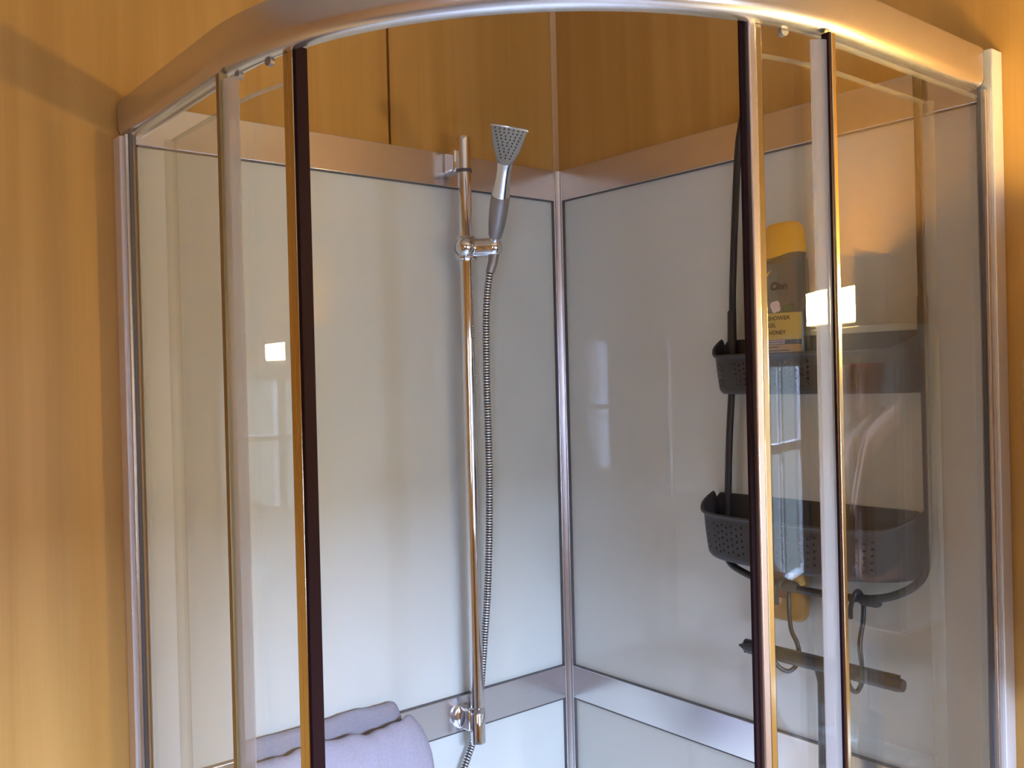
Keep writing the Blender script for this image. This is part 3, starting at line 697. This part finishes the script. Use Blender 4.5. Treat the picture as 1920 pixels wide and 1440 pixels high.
# body: pelvis, spine, neck, head; arms to the phone; legs
ph = CAM - F*.013 - S*0
V = [W(0, 0, .93), W(-.01, 0, 1.10), W(0, 0, 1.28), W(0, 0, 1.40), W(.01, 0, 1.48), W(.03, 0, 1.56), W(.045, 0, 1.66)]
E_ = [(0, 1), (1, 2), (2, 3), (3, 4), (4, 5), (5, 6)]; Rr = [.13, .115, .13, .085, .05, .085, .082]
for sg in (-1, 1):
    b = len(V); wr = ph - F*.055 + S*sg*.062 + Vector((0, 0, -.055))
    V += [W(0, sg*.165, 1.39), W(.10, sg*.22, 1.14), wr, ph - F*.022 + S*sg*.068+Vector((0, 0, -.020))]
    E_ += [(3, b), (b, b+1), (b+1, b+2), (b+2, b+3)]; Rr += [.055, .04, .024, (.030, .014)]
    b = len(V)
    V += [W(0, sg*.095, .86), W(.01, sg*.10, .48), W(-.01, sg*.105, .09), W(.12, sg*.12, .035)]
    E_ += [(0, b), (b, b+1), (b+1, b+2), (b+2, b+3)]; Rr += [.085, .055, .04, .038]
body = skin('body', V, E_, Rr, M['skin'], PE)
for sg in (-1, 1):                      # fingers closed round the phone's edges
    base = ph - F*.022 + S*sg*.070
    for i in range(4):
        z = .012-.018*i; ln = (.9, 1.0, .95, .8)[i]
        a = base+Vector((0, 0, z-.012)); skin('finger', [a, a+F*.016*ln+S*sg*.010, a+F*.030*ln+S*sg*.004, a+F*.030*ln-S*sg*.014*ln], [(0, 1), (1, 2), (2, 3)], [.009, .0085, .008, .007], M['skin'], body, 1)
    a = base+Vector((0, 0, -.035)); skin('thumb', [a, a-F*.008-S*sg*.012+Vector((0, 0, .012)), a-F*.006-S*sg*.030+Vector((0, 0, .028))], [(0, 1), (1, 2)], [.011, .010, .008], M['skin'], body, 1)
skin('top', [W(0, 0, .90), W(-.01, 0, 1.10), W(0, 0, 1.28), W(0, 0, 1.405), W(0, .165, 1.40), W(.10, .222, 1.145), W(0, -.165, 1.40), W(.10, -.222, 1.145)], [(0, 1), (1, 2), (2, 3), (3, 4), (4, 5), (3, 6), (6, 7)], [.15, .14, .15, .10, .07, .055, .07, .055], M['shirt'], PE)
skin('trousers', [W(0, 0, .94), W(0, .095, .86), W(.01, .10, .48), W(-.01, .105, .10), W(0, -.095, .86), W(.01, -.10, .48), W(-.01, -.105, .10)], [(0, 1), (1, 2), (2, 3), (0, 4), (4, 5), (5, 6)], [.145, .10, .072, .06, .10, .072, .06], M['trousers'], PE)
hc = W(.03, 0, 1.645)
bm = B(); ball(bm, W(.005, 0, 1.655), .092, .092, .112)
for v in bm.verts:                      # open the hair over the face
    q = v.co-hc
    if q.dot(F) > .02 and q.z < .055: v.co -= F*min(.07, q.dot(F)*.9)
part('hair', bm, M['hair'], PE, smooth=180)
bm = B(); ball(bm, W(.128, 0, 1.625), .010, .010, .018, 10, 8); part('nose', bm, M['skin'], body, smooth=180)
for sg in (-1, 1):
    bm = B(); ball(bm, W(.116, sg*.030, 1.655), .010, .010, .007, 10, 8); part('eye', bm, M['hair'], body, smooth=180)
    bm = B(); ball(bm, W(.035, sg*.084, 1.635), .012, .008, .026, 10, 8); part('ear', bm, M['skin'], body, smooth=180)
bm = B(); ball(bm, W(.115, 0, 1.585), .010, .022, .006, 10, 8); part('mouth', bm, M['pink'], body, smooth=180)
PH = tag(obj('phone', B(), M['phone']), 'black phone held up by the person', 'phone')
bm = B(); box(bm, -.004, .004, -.074, .074, -.036, .036); bm.to_mesh(PH.data); bm.free()
PH.matrix_world = Matrix(((F.x, S.x, 0, ph.x), (F.y, S.y, 0, ph.y), (0, 0, 1, ph.z), (0, 0, 0, 1)))
